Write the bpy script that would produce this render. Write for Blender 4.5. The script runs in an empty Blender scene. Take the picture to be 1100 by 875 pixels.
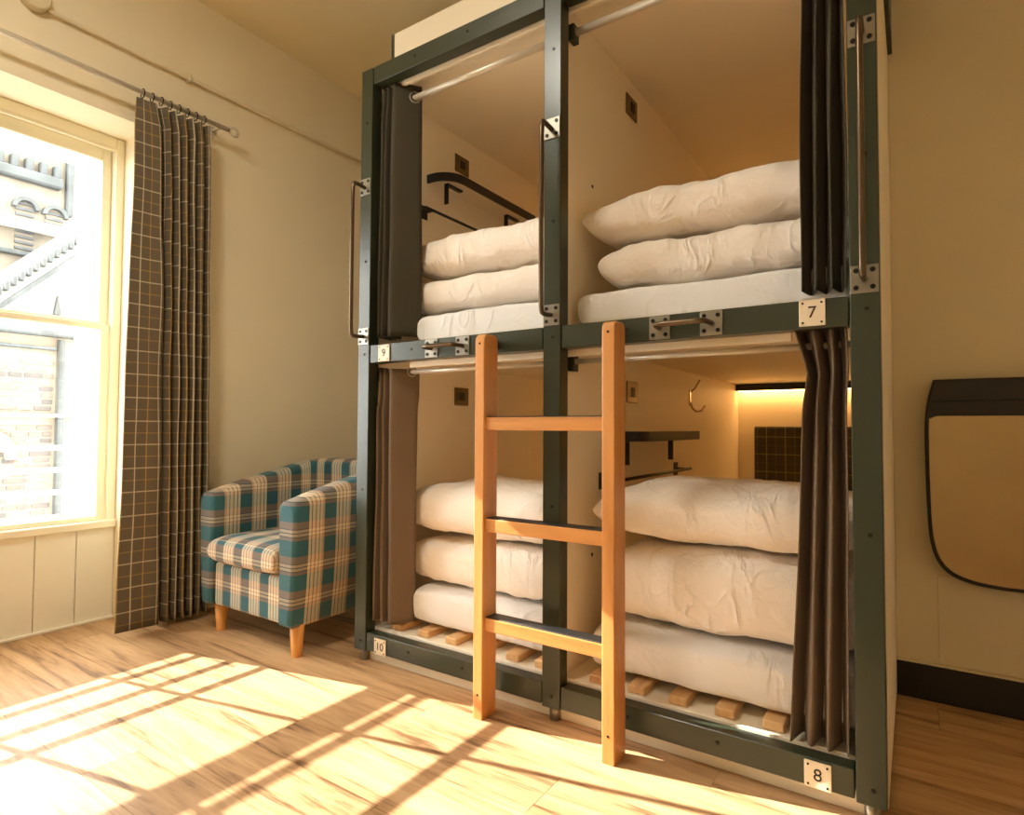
import bpy, bmesh, math, random
from mathutils import Vector, Matrix, noise

random.seed(7)
SC = bpy.context.scene
COL = SC.collection

# ------------------------------------------------------------------ camera
cam_d = bpy.data.cameras.new('camera')
cam = bpy.data.objects.new('camera', cam_d)
COL.objects.link(cam)
SC.camera = cam
cam_d.sensor_fit = 'HORIZONTAL'
cam_d.sensor_width = 36.0
cam_d.lens = 643.3463 / 1100 * 36.0
cam_d.clip_start = 0.02
cam_d.clip_end = 300
_a, _t, _r = math.radians(33.8953), math.radians(1.8837), math.radians(0.3169)
F_ = Vector((-math.sin(_a) * math.cos(_t), math.cos(_a) * math.cos(_t), math.sin(_t)))
R0 = Vector((math.cos(_a), math.sin(_a), 0))
U0 = R0.cross(F_)
R_ = R0 * math.cos(_r) + U0 * math.sin(_r)
U_ = -R0 * math.sin(_r) + U0 * math.cos(_r)
cam.matrix_world = Matrix(((R_.x, U_.x, -F_.x, 1.712), (R_.y, U_.y, -F_.y, -1.5213), (R_.z, U_.z, -F_.z, 0.85), (0, 0, 0, 1)))

# ------------------------------------------------------------------ world, sun, exposure
W = bpy.data.worlds.new('world')
SC.world = W
W.use_nodes = True
_bg = W.node_tree.nodes['Background']
_bg.inputs[0].default_value = (1.0, 0.985, 0.96, 1)
_bg.inputs[1].default_value = 7.5
sun_d = bpy.data.lights.new('sun', 'SUN')
sun = bpy.data.objects.new('sun', sun_d)
COL.objects.link(sun)
sun_d.energy = 10.5
sun_d.angle = math.radians(0.28)
sun_d.color = (1.0, 0.965, 0.90)
sun.location = (-6, -2, 5)
sun.rotation_euler = Vector((1.0, 0.225, -1 / 1.55)).to_track_quat('-Z', 'Y').to_euler()
SC.view_settings.view_transform = 'Standard'
SC.view_settings.look = 'None'
SC.view_settings.gamma = 1.0
SC.view_settings.use_curve_mapping = False
SC.view_settings.exposure = 1.2
SC.cycles.use_denoising = True
SC.cycles.max_bounces = 14
SC.cycles.diffuse_bounces = 8
SC.cycles.sample_clamp_indirect = 8.0

# ------------------------------------------------------------------ helpers
def c(r, g, b):
    f = lambda v: (v / 255) / 12.92 if v <= 10.31 else ((v / 255 + 0.055) / 1.055) ** 2.4
    return (f(r), f(g), f(b), 1)

WL = {}

def link(o, parent=None, at=(0, 0, 0)):
    COL.objects.link(o)
    at = Vector(at)
    WL[o.name] = at
    if parent is not None:
        o.parent = parent
        o.location = at - WL[parent.name]
    else:
        o.location = at
    return o

def tag(o, label=None, cat=None, group=None, kind=None):
    if label: o['label'] = label
    if cat: o['category'] = cat
    if group: o['group'] = group
    if kind: o['kind'] = kind
    return o

def empty(name, at, label=None, cat=None, group=None, kind=None, parent=None):
    o = bpy.data.objects.new(name, None)
    o.empty_display_size = 0.1
    link(o, parent, at)
    return tag(o, label, cat, group, kind)

def stem(name):
    return name.split('.')[0]

class MB:
    """collects shapes in world coordinates, then becomes one mesh object"""
    def __init__(self):
        self.bm = bmesh.new()
        self.uv = self.bm.loops.layers.uv.new('UVMap')
        self.mi = 0
        self.sm = False

    def _fin(self, faces):
        for f in faces:
            f.material_index = self.mi
            f.smooth = self.sm

    def box(self, x0, x1, y0, y1, z0, z1, bev=0.0, seg=1):
        vs = [self.bm.verts.new((x, y, z)) for z in (z0, z1) for y in (y0, y1) for x in (x0, x1)]
        idx = [(0, 2, 3, 1), (4, 5, 7, 6), (0, 1, 5, 4), (2, 6, 7, 3), (0, 4, 6, 2), (1, 3, 7, 5)]
        fs = [self.bm.faces.new([vs[i] for i in q]) for q in idx]
        self._fin(fs)
        if bev > 0:
            es = list({e for f in fs for e in f.edges})
            r = bmesh.ops.bevel(self.bm, geom=es, offset=bev, segments=seg, affect='EDGES', profile=0.5, clamp_overlap=True)
            self._fin(r['faces'])
        return self

    def tube(self, path, r, seg=10, cap=True, closed=False):
        path = [Vector(p) for p in path]
        n = len(path)
        rr = r if isinstance(r, (list, tuple)) else [r] * n
        up = None
        rings = []
        for i, p in enumerate(path):
            if closed:
                d = path[(i + 1) % n] - path[i - 1]
            else:
                d = path[min(i + 1, n - 1)] - path[max(i - 1, 0)]
            d.normalize()
            if up is None:
                up = Vector((0, 0, 1)) if abs(d.z) < 0.9 else Vector((1, 0, 0))
            s = d.cross(up)
            if s.length < 1e-6:
                s = d.cross(Vector((0.3, 0.9, 0.1)))
            s.normalize()
            up = s.cross(d).normalized()
            rings.append([self.bm.verts.new(p + (s * math.cos(2 * math.pi * k / seg) + up * math.sin(2 * math.pi * k / seg)) * rr[i]) for k in range(seg)])
        fs = []
        for i in range(n if closed else n - 1):
            A, B = rings[i], rings[(i + 1) % n]
            for k in range(seg):
                fs.append(self.bm.faces.new((A[k], A[(k + 1) % seg], B[(k + 1) % seg], B[k])))
        for f in fs:
            f.material_index = self.mi
            f.smooth = True
        if cap and not closed:
            self._capf(rings[0][::-1]); self._capf(rings[-1])
        return self

    def _capf(self, vs):
        f = self.bm.faces.new(vs); f.material_index = self.mi; f.smooth = False

    def prism(self, pts, axis, a0, a1, bev=0.0, seg=1):
        """polygon pts (p,q) extruded along axis from a0 to a1; axis X:(y,z) Y:(x,z) Z:(x,y)"""
        def P(p, a):
            return {'X': (a, p[0], p[1]), 'Y': (p[0], a, p[1]), 'Z': (p[0], p[1], a)}[axis]
        A = [self.bm.verts.new(P(p, a0)) for p in pts]
        B = [self.bm.verts.new(P(p, a1)) for p in pts]
        fs = [self.bm.faces.new(A), self.bm.faces.new(B[::-1])]
        n = len(pts)
        for i in range(n):
            fs.append(self.bm.faces.new((A[i], B[i], B[(i + 1) % n], A[(i + 1) % n])))
        bmesh.ops.recalc_face_normals(self.bm, faces=fs)
        self._fin(fs)
        if bev > 0:
            es = list({e for f in fs[:2] for e in f.edges})
            r = bmesh.ops.bevel(self.bm, geom=es, offset=bev, segments=seg, affect='EDGES', profile=0.5, clamp_overlap=True)
            self._fin(r['faces'])
        return self

    def disc(self, p, axis, r, h, seg=12):
        p = Vector(p); d = Vector(axis)
        return self.tube([p, p + d * h], r, seg)

    def boxuv(self):
        for f in self.bm.faces:
            n = f.normal
            a = max(range(3), key=lambda i: abs(n[i]))
            for l in f.loops:
                v = l.vert.co
                l[self.uv].uv = ((v.y, v.z), (v.x, v.z), (v.x, v.y))[a]
        return self

    def build(self, name, mats, parent=None, label=None, cat=None, group=None, kind=None, recalc=False):
        bm = self.bm
        if recalc:
            bmesh.ops.recalc_face_normals(bm, faces=bm.faces[:])
        bm.normal_update()
        xs = [v.co for v in bm.verts]
        lo = Vector((min(v.x for v in xs), min(v.y for v in xs), min(v.z for v in xs)))
        hi = Vector((max(v.x for v in xs), max(v.y for v in xs), max(v.z for v in xs)))
        o0 = Vector(((lo.x + hi.x) / 2, (lo.y + hi.y) / 2, lo.z))
        bmesh.ops.translate(bm, verts=bm.verts[:], vec=-o0)
        me = bpy.data.meshes.new(name)
        bm.to_mesh(me); bm.free()
        for m in (mats if isinstance(mats, (list, tuple)) else [mats]):
            me.materials.append(m)
        o = bpy.data.objects.new(name, me)
        link(o, parent, o0)
        return tag(o, label, cat, group, kind)

def share(src, name, at, parent):
    o = bpy.data.objects.new(name, src.data)
    return link(o, parent, at)

# ------------------------------------------------------------------ materials
def uvb(m):
    m.bm.normal_update()
    return m.boxuv()

class NT:
    def __init__(self, name):
        self.m = bpy.data.materials.new(name)
        self.m.use_nodes = True
        self.t = self.m.node_tree
        self.b = self.t.nodes['Principled BSDF']
    def n(self, kind, **kw):
        nd = self.t.nodes.new(kind)
        for k, v in kw.items():
            if hasattr(nd, k): setattr(nd, k, v)
        return nd
    def l(self, a, b):
        self.t.links.new(a, b)
    def val(self, sock, v):
        if isinstance(v, (int, float, tuple)): sock.default_value = v
        else: self.l(v, sock)
    def math(self, op, a, b=None, clamp=False):
        nd = self.n('ShaderNodeMath', operation=op, use_clamp=clamp)
        self.val(nd.inputs[0], a)
        if b is not None: self.val(nd.inputs[1], b)
        return nd.outputs[0]
    def mix(self, fac, a, b, blend='MIX'):
        nd = self.n('ShaderNodeMix', data_type='RGBA', blend_type=blend)
        self.val(nd.inputs[0], fac); self.val(nd.inputs[6], a); self.val(nd.inputs[7], b)
        return nd.outputs[2]
    def coords(self, which='Object', scale=(1, 1, 1), rnd=False):
        tc = self.n('ShaderNodeTexCoord')
        mp = self.n('ShaderNodeMapping')
        mp.inputs['Scale'].default_value = scale
        self.l(tc.outputs[which], mp.inputs[0])
        if rnd:
            oi = self.n('ShaderNodeObjectInfo')
            cb = self.n('ShaderNodeCombineXYZ')
            self.l(self.math('MULTIPLY', oi.outputs['Random'], 37.0), cb.inputs[0])
            self.l(self.math('MULTIPLY', oi.outputs['Random'], 91.0), cb.inputs[1])
            self.l(cb.outputs[0], mp.inputs['Location'])
        return mp.outputs[0]
    def noise(self, vec, scale, detail=4, rough=0.55, dist=0.0):
        nd = self.n('ShaderNodeTexNoise')
        self.l(vec, nd.inputs['Vector'])
        nd.inputs['Scale'].default_value = scale
        nd.inputs['Detail'].default_value = detail
        nd.inputs['Roughness'].default_value = rough
        nd.inputs['Distortion'].default_value = dist
        return nd.outputs['Fac']
    def ramp(self, fac, stops, const=False):
        nd = self.n('ShaderNodeValToRGB')
        cr = nd.color_ramp
        if const: cr.interpolation = 'CONSTANT'
        while len(cr.elements) < len(stops): cr.elements.new(0.5)
        for e, (p, col) in zip(cr.elements, stops):
            e.position = p; e.color = col
        self.l(fac, nd.inputs[0])
        return nd.outputs[0]
    def bump(self, h, strength, dist=0.01):
        nd = self.n('ShaderNodeBump')
        nd.inputs['Strength'].default_value = strength
        nd.inputs['Distance'].default_value = dist
        self.l(h, nd.inputs['Height'])
        self.l(nd.outputs[0], self.b.inputs['Normal'])
    def out(self, col=None, rough=None, metal=None, **kw):
        if col is not None: self.val(self.b.inputs['Base Color'], col)
        if rough is not None: self.val(self.b.inputs['Roughness'], rough)
        if metal is not None: self.val(self.b.inputs['Metallic'], metal)
        for k, v in kw.items(): self.val(self.b.inputs[k.replace('_', ' ')], v)
        return self.m

def paint(name, col, rough=0.6, vary=0.06, scale=3.0, bump=0.05, metal=0.0, bscale=180):
    t = NT(name)
    v = t.coords('Object')
    n = t.noise(v, scale, 5)
    dark = tuple(x * (1 - vary * 2) for x in col[:3]) + (1,)
    lite = tuple(min(1, x * (1 + vary)) for x in col[:3]) + (1,)
    cc = t.ramp(n, [(0.3, dark), (0.7, lite)])
    if bump: t.bump(t.noise(v, bscale, 3), bump, 0.002)
    return t.out(cc, rough, metal)

def wood(name, dark, mid, lite, axis='X', rough=0.4, gs=1.0, rnd=True, vary=0.35, bump=0.08, lo=0.30, hi=0.70):
    t = NT(name)
    s = {'X': (1.2, 14, 14), 'Y': (14, 1.2, 14), 'Z': (14, 14, 1.2)}[axis]
    v = t.coords('Object', tuple(x * gs for x in s), rnd)
    n1 = t.noise(v, 1.0, 6, 0.6, 0.8)
    v2 = t.coords('Object', tuple(x * gs * 6 for x in s), rnd)
    n2 = t.noise(v2, 1.0, 3, 0.6, 0.3)
    f = t.math('ADD', t.math('MULTIPLY', n1, 0.75), t.math('MULTIPLY', n2, 0.25))
    cc = t.ramp(f, [(lo, dark), (lo + (hi - lo) * 0.36, mid), (hi, lite)])
    oi = t.n('ShaderNodeObjectInfo')
    br = t.math('ADD', t.math('MULTIPLY', oi.outputs['Random'], vary), 1 - vary * 0.5)
    hs = t.n('ShaderNodeHueSaturation')
    t.l(cc, hs.inputs['Color']); t.l(br, hs.inputs['Value'])
    t.bump(f, bump, 0.003)
    return t.out(hs.outputs[0], rough)

def stripes(t, coord, period, marks, base):
    """colour strip repeated every period; marks: (start, colour) constant ramp"""
    f = t.math('FRACT', t.math('DIVIDE', coord, period))
    return t.ramp(f, [(0.0, base)] + marks, const=True)

def linemask(t, coord, period, off, width):
    f = t.math('FRACT', t.math('ADD', t.math('DIVIDE', coord, period), off))
    return t.math('LESS_THAN', f, width)

def weave(t, strength=0.25, scale=700):
    tc = t.n('ShaderNodeTexCoord')
    mp = t.n('ShaderNodeMapping'); mp.inputs['Scale'].default_value = (1, 1, 1)
    t.l(tc.outputs['UV'], mp.inputs[0])
    return t.noise(mp.outputs[0], scale, 2)

def tartan(name):
    t = NT(name)
    tc = t.n('ShaderNodeTexCoord')
    sp = t.n('ShaderNodeSeparateXYZ'); t.l(tc.outputs['UV'], sp.inputs[0])
    teal, cream, brown, dk, tan = c(34, 90, 100), c(238, 226, 196), c(150, 108, 84), c(66, 44, 38), c(208, 178, 144)
    A = stripes(t, sp.outputs[0], 0.125, [(0.44, cream), (0.53, dk), (0.555, cream), (0.665, brown), (0.70, cream), (0.81, dk), (0.835, cream), (0.92, tan)], teal)
    B = stripes(t, sp.outputs[1], 0.125, [(0.46, brown), (0.55, dk), (0.575, tan), (0.66, dk), (0.685, tan), (0.77, dk), (0.795, brown), (0.9, brown)], teal)
    cc = t.mix(0.47, A, B)
    n = weave(t)
    cc = t.mix(0.16, cc, t.ramp(n, [(0.3, (0.1, 0.1, 0.1, 1)), (0.7, (1, 1, 1, 1))]), 'MULTIPLY')
    t.bump(n, 0.15, 0.002)
    return t.out(cc, 0.85, Sheen_Weight=0.15)

def windowpane(name, base, l1, l2, period, w=0.055, sheen=0.1, tc_name='UV', dark=None, uo=0.0):
    t = NT(name)
    tc = t.n('ShaderNodeTexCoord')
    sp = t.n('ShaderNodeSeparateXYZ'); t.l(tc.outputs[tc_name], sp.inputs[0])
    u, v = sp.outputs[0], sp.outputs[1]
    n = weave(t, scale=420)
    cc = t.ramp(n, [(0.3, dark or tuple(x * 0.6 for x in base[:3]) + (1,)), (0.7, tuple(x * 1.25 for x in base[:3]) + (1,))])
    cc = t.mix(t.math('MULTIPLY', linemask(t, u, period, 0.5 + uo, w * 0.8), 0.75), cc, l2)
    cc = t.mix(t.math('MULTIPLY', linemask(t, v, period, 0.5, w * 0.8), 0.45), cc, l2)
    cc = t.mix(t.math('MULTIPLY', linemask(t, v, period, 0.0, w), 0.6), cc, l1)
    cc = t.mix(t.math('MULTIPLY', linemask(t, u, period, 0.0 + uo, w), 0.7), cc, l1)
    t.bump(n, 0.2, 0.002)
    return t.out(cc, 0.9, Sheen_Weight=sheen)

def cloth(name, col, bump=0.35, scale=9.0, rough=0.85, trans=0.0):
    t = NT(name)
    v = t.coords('Object', (1, 1, 1), True)
    n = t.noise(v, scale, 5, 0.5, 1.2)
    n2 = t.noise(v, 900, 2)
    h = t.math('ADD', n, t.math('MULTIPLY', n2, 0.03))
    t.bump(h, bump, 0.02)
    lite = tuple(min(1, x * 1.04) for x in col[:3]) + (1,)
    cc = t.ramp(n, [(0.3, tuple(x * 0.94 for x in col[:3]) + (1,)), (0.7, lite)])
    return t.out(cc, rough, Sheen_Weight=0.12)

def linen(name, col, strength=0.5):
    t = NT(name)
    v = t.coords('Object', (5.0, 4.0, 2.2), True)
    n = t.noise(v, 1.6, 3, 0.5, 1.6)
    rdg = t.math('SUBTRACT', 1.0, t.math('ABSOLUTE', t.math('MULTIPLY', t.math('SUBTRACT', n, 0.5), 5.0)), True)
    rdg = t.math('POWER', rdg, 2.0)
    v2 = t.coords('Object', (2.0, 2.0, 2.0), True)
    n2 = t.noise(v2, 9.0, 4, 0.55, 0.8)
    msk = t.ramp(t.noise(v2, 2.2, 2), [(0.42, (0, 0, 0, 1)), (0.62, (1, 1, 1, 1))])
    h = t.math('ADD', t.math('MULTIPLY', t.math('MULTIPLY', rdg, msk), 0.5), t.math('MULTIPLY', n2, 0.5))
    t.bump(h, strength, 0.022)
    return t.out(col, 0.85, Sheen_Weight=0.12)

def emitter(name, col, strength):
    t = NT(name)
    t.b.inputs['Base Color'].default_value = col
    t.b.inputs['Emission Color'].default_value = col
    t.b.inputs['Emission Strength'].default_value = strength
    return t.m

def glassmat(name):
    m = bpy.data.materials.new(name); m.use_nodes = True
    t = m.node_tree
    t.nodes.clear()
    o = t.nodes.new('ShaderNodeOutputMaterial')
    mx = t.nodes.new('ShaderNodeMixShader'); mx.inputs[0].default_value = 0.05
    tr = t.nodes.new('ShaderNodeBsdfTransparent'); tr.inputs[0].default_value = (0.97, 0.98, 0.97, 1)
    gl = t.nodes.new('ShaderNodeBsdfGlossy'); gl.inputs['Roughness'].default_value = 0.03
    t.links.new(tr.outputs[0], mx.inputs[1]); t.links.new(gl.outputs[0], mx.inputs[2]); t.links.new(mx.outputs[0], o.inputs[0])
    return m

M = dict(
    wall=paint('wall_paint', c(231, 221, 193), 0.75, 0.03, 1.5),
    wall_dim=paint('wall_paint_dimmed', c(218, 206, 174), 0.7, 0.03, 1.5),  # darker copy of the wall paint, the right side's dimness put into the colour
    ceil=paint('ceiling_paint', c(230, 218, 182), 0.8, 0.03, 1.2),
    trim=paint('window_gloss_paint', c(242, 236, 212), 0.35, 0.03, 2.0, 0.02),
    panel=paint('panelling_paint', c(242, 238, 222), 0.45, 0.03, 2.0, 0.03),
    extwhite=paint('outside_render_white', c(214, 214, 222), 0.7, 0.03, 2.0),
    rail=paint('outside_rail_white', c(235, 235, 236), 0.4, 0.02),
    floorbase=paint('floor_base', c(70, 48, 30), 0.8),
    plank=wood('floor_plank_wood', c(112, 80, 50), c(178, 139, 98), c(206, 169, 126), 'X', 0.42, 1.25, True, 0.20, 0.10, 0.36, 0.62),
    oak_z=wood('ladder_oak_upright', c(166, 104, 50), c(198, 136, 72), c(214, 156, 92), 'Z', 0.4, 0.8, True, 0.06),
    oak_x=wood('ladder_oak_rung', c(166, 104, 50), c(200, 138, 74), c(216, 158, 94), 'X', 0.4, 0.8, True, 0.06),
    pine=wood('slat_pine', c(176, 130, 82), c(206, 164, 112), c(224, 186, 136), 'Y', 0.55, 0.8, True, 0.12),
    beech=wood('leg_beech', c(196, 128, 58), c(222, 158, 84), c(232, 174, 104), 'Z', 0.4, 0.8),
    steel=paint('bunk_frame_paint', c(48, 55, 40), 0.30, 0.06, 6.0, 0.04),
    blackp=paint('black_powder_coat', c(26, 25, 23), 0.45, 0.05, 6.0, 0.05),
    bolt=paint('bolt_dark', c(30, 28, 26), 0.35, 0.02, metal=0.6),
    zinc=paint('zinc_plate', c(150, 146, 134), 0.36, 0.05, 14.0, 0.03, metal=0.75),
    bronze=paint('handle_metal', c(104, 88, 70), 0.3, 0.05, 14.0, 0.0, metal=0.85),
    chrome=paint('hook_metal', c(190, 170, 140), 0.18, 0.02, metal=1.0, bump=0),
    railmetal=paint('curtain_rail_metal', c(208, 200, 184), 0.32, 0.03, metal=0.25, bump=0),
    board=paint('pod_board_cream', c(240, 230, 208), 0.5, 0.02, 1.5, 0.02),
    deck=paint('deck_board_white', c(236, 228, 208), 0.5, 0.02),
    plate=paint('number_plate_cream', c(226, 212, 186), 0.4, 0.02),
    ink=paint('plate_ink', c(22, 20, 18), 0.5, 0.0, bump=0),
    brass=paint('socket_brass', c(120, 102, 70), 0.36, 0.04, metal=0.7, bump=0),
    linen=linen('bed_linen_white', c(236, 228, 218), 0.55),
    sheet=linen('fitted_sheet_white', c(226, 224, 222), 0.40),
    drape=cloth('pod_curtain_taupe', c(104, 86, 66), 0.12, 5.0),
    drape_shaded=cloth('pod_curtain_shaded', c(54, 48, 30), 0.12, 5.0),  # same curtain fabric, more olive, with the upper pods' shade put into the colour
    plaid=windowpane('window_curtain_plaid', c(100, 90, 70), c(206, 192, 164), c(176, 140, 76), 0.096, 0.05, uo=0.5),
    head=windowpane('headboard_plaid', c(62, 60, 40), c(150, 136, 70), c(110, 100, 50), 0.10, 0.05),
    tartan=tartan('armchair_tartan'),
    mirror=paint('brushed_steel', c(190, 168, 124), 0.30, 0.08, 2.0, 0.03, metal=0.9),
    led=emitter('led_strip_lit', (1.0, 0.53, 0.17, 1), 7.5),
    glass=glassmat('window_glass'),
    stone=paint('facade_stone', c(112, 105, 92), 0.9, 0.18, 1.8, 0.2, bscale=30),
    stone_d=paint('facade_stone_weathered', c(66, 70, 70), 0.9, 0.2, 2.5, 0.2, bscale=30),
    louvre=paint('louvre_slate', c(64, 66, 68), 0.8, 0.1),
    render=paint('facade_white_render', c(140, 138, 134), 0.9, 0.05, 1.0),
    block=None,
    asphalt=paint('street_ground', c(90, 88, 84), 0.95, 0.1),
    conduit=paint('conduit_paint', c(214, 200, 168), 0.5, 0.03),
)
_t = NT('facade_block')
_oi = _t.n('ShaderNodeObjectInfo')
_cc = _t.ramp(_oi.outputs['Random'], [(0.0, c(64, 61, 60)), (0.4, c(82, 75, 70)), (0.75, c(96, 87, 78)), (1.0, c(108, 99, 88))])
M['block'] = _t.out(_cc, 0.9)
M['mortar'] = paint('facade_mortar', c(122, 112, 98), 0.95, 0.05)

# ------------------------------------------------------------------ the room shell
RX0, RX1, RY0, RY1, ZC = -1.03, 3.3, -3.3, 2.30, 2.825
WO = -1.60           # outer face of the window wall
WY0, WY1 = -1.66, -0.28   # window recess along Y
WT = 2.137           # recess head

fl = MB().box(WO + 0.33, RX1 + 0.1, RY0 - 0.1, RY1 + 0.1, -0.10, -0.012).build('floor', M['floorbase'], kind='structure')
plank_cache = {}
PWID, PLEN, GAP = 0.162, 1.28, 0.0012
y = RY0
row = 0
while y < RY1 + 0.05:
    x = -1.262 - (0.0, 0.52, 0.93, 0.27, 0.71)[row % 5] * PLEN * 0.9
    while x < RX1:
        a, b = max(x, -1.262), min(x + PLEN, RX1)
        if b - a > 0.03:
            ln = round(b - a, 3)
            if ln not in plank_cache:
                mb = MB().box(a + GAP / 2, b - GAP / 2, y + GAP / 2, y + PWID - GAP / 2, -0.012, 0.0)
                plank_cache[ln] = mb.build('plank', M['plank'], fl)
            else:
                share(plank_cache[ln], 'plank', ((a + b) / 2, y + PWID / 2, -0.012), fl)
        x += PLEN
    y += PWID
    row += 1

MB().box(WO, RX1 + 0.1, RY0 - 0.1, RY1 + 0.1, ZC, ZC + 0.1).build('ceiling', M['ceil'], kind='structure')

wl = MB()
wl.box(WO, RX0, WY1, RY1 + 0.1, -0.1, ZC)               # right of the window
wl.box(WO, RX0, RY0 - 0.1, WY0, -0.1, ZC)               # left of the window
wl.box(WO, RX0, WY0, WY1, WT, ZC)                       # above
wl.box(WO, -1.262, WY0, WY1, -0.1, 0.40)                # under the sill
wl = wl.build('wall_left', M['wall'], kind='structure')
# tongue and groove panel boards under the window
yy = WY1
while yy > WY0 + 0.001:
    y0 = max(yy - 0.145, WY0)
    if y0 - WY0 < 0.02: y0 = WY0
    MB().box(-1.262, -1.25, y0 + 0.0015, yy - 0.0015, 0.0, 0.40, 0.002).build('panel_board', M['panel'], wl)
    yy = y0
MB().box(-1.25, -1.236, WY0, WY1, 0.0, 0.012, 0.002).build('skirting_bead', M['panel'], wl)

MB().box(WO, RX1 + 0.1, RY1, RY1 + 0.1, -0.1, ZC).build('wall_back', M['wall'], kind='structure')
MB().box(WO, RX1 + 0.1, RY0 - 0.1, RY0, -0.1, ZC).build('wall_front', M['wall'], kind='structure')
MB().box(RX1, RX1 + 0.1, RY0, RY1, -0.1, ZC).build('wall_side', M['wall'], kind='structure')
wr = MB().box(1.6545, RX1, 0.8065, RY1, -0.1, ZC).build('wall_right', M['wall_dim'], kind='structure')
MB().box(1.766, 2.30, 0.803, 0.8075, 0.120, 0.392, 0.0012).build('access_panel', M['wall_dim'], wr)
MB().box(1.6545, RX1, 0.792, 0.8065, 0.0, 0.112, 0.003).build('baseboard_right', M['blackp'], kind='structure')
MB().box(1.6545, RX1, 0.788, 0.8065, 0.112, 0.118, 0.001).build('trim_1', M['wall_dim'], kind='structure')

# ------------------------------------------------------------------ the sash window
win = empty('window_1', (-1.28, (WY0 + WY1) / 2, 0.40), kind='structure')
GY1 = -0.352
ys = [GY1, -0.742, -1.152, -1.562]      # pane borders
ZS, ZG0, ZM0, ZM1, ZG1 = 0.406, 0.454, 1.266, 1.300, 2.030
f = MB()
f.box(-1.345, -1.246, WY1 - 0.034, WY1, ZS, WT, 0.003)
f.box(-1.345, -1.246, WY0, WY0 + 0.034, ZS, WT, 0.003)
f.box(-1.345, -1.246, WY0 + 0.034, WY1 - 0.034, WT - 0.05, WT, 0.003)
f.build('window_frame', M['trim'], win)
MB().box(-1.345, -1.232, WY0, WY1, 0.40, 0.433, 0.004).build('window_sill', M['trim'], win)
MB().box(-1.252, -1.243, WY0 + 0.034, WY1 - 0.034, WT - 0.062, WT - 0.05, 0.002).build('head_bead', M['trim'], win)
def sash(name, xc, z0, z1, rb, rt):
    s = empty(name, (xc, (WY0 + WY1) / 2, z0), parent=win)
    th = 0.010
    Y0, Y1 = WY0 + 0.036, WY1 - 0.036
    m = MB()
    m.box(xc - th, xc + th, ys[0], Y1, z0, z1, 0.003)
    m.box(xc - th, xc + th, Y0, ys[3], z0, z1, 0.003)
    m.box(xc - th, xc + th, ys[3], ys[0], z0, z0 + rb, 0.003)
    m.box(xc - th, xc + th, ys[3], ys[0], z1 - rt, z1, 0.003)
    m.build('sash_frame', M['trim'], s)
    for k in (1, 2):
        MB().box(xc - 0.008, xc + 0.008, ys[k] - 0.009, ys[k] + 0.009, z0 + rb, z1 - rt, 0.002).build('glazing_bar', M['trim'], s)
    for k in range(3):
        MB().box(xc - 0.002, xc + 0.002, ys[k + 1] + 0.009 * (k < 2), ys[k] - 0.009 * (k > 0), z0 + rb, z1 - rt).build('pane', M['glass'], s)
sash('lower_sash', -1.272, 0.433, 1.296, ZG0 - 0.433, 0.026)
sash('upper_sash', -1.296, 1.284, WT - 0.05, 0.026, WT - 0.05 - ZG1)
MB().box(WO, -1.345, WY1 - 0.05, WY1, 0.40, WT).box(WO, -1.345, WY0, WY0 + 0.05, 0.40, WT).box(WO, -1.345, WY0 + 0.05, WY1 - 0.05, WT - 0.05, WT).box(WO - 0.06, -1.345, WY0, WY1, 0.34, 0.425).build('outer_reveal', M['extwhite'], win)

# ------------------------------------------------------------------ outside: railing, added shadow-casting beams, buildings
rl = empty('window_railing', (-1.362, -0.97, 0.425), 'white horizontal safety rails just outside the lower window panes', 'railing')
for z in (0.560, 0.655, 0.750):
    MB().tube([(-1.362, WY0 + 0.052, z), (-1.362, WY1 - 0.052, z)], 0.0115, 10).build('rail', M['rail'], rl)
bb = empty('shadow_boards', (-2.5, -2.2, -0.2), 'white boards on posts added out of view to cast a shadow band indoors', 'railing')  # unseen boards and posts, added to throw the dark band across the floor
MB().box(-2.515, -2.50, -4.2, -0.69, 1.762, 1.853, 0.003).build('board', M['rail'], bb)
MB().box(-2.515, -2.50, -4.2, -0.69, 1.870, 1.897, 0.003).build('board', M['rail'], bb)
for yk in (-0.70, -4.15):
    MB().box(-2.56, -2.515, yk - 0.02, yk + 0.02, -5.0, 1.90, 0.003).build('post', M['rail'], bb)
MB().box(-60, WO - 0.3, -40, 40, -5.3, -5.0).build('street_ground', M['asphalt'], kind='structure')

# bell tower of pale stone
tw = empty('bell_tower', (-14, 3.6, -5), 'weathered stone tower with arched louvred openings seen through upper panes', 'tower')
TX = -12.0
MB().box(-16, TX, 1.2, 6.2, -5, 6.6).build('tower_wall', M['stone'], tw)
MB().box(TX, TX + 0.22, 1.1, 3.10, 5.36, 5.56, 0.03).build('cornice', M['stone_d'], tw)
for k in range(9):
    MB().box(TX, TX + 0.16, 1.2 + k * 0.22, 1.2 + k * 0.22 + 0.12, 5.56, 5.80, 0.02).build('merlon', M['stone_d'], tw)
MB().box(TX, TX + 0.15, 1.1, 3.6, 6.1, 6.22, 0.03).build('upper_cornice', M['stone_d'], tw)
MB().box(TX, TX + 0.12, 3.18, 3.30, 4.9, 6.1, 0.02).build('pilaster', M['stone_d'], tw)
MB().box(TX, TX + 0.25, 1.1, 6.2, 4.46, 4.62, 0.02).build('string_course', M['rail'], tw)
MB().box(TX, TX + 0.12, 1.1, 2.75, 3.96, 4.05, 0.02).build('sill_course', M['stone_d'], tw)
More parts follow.
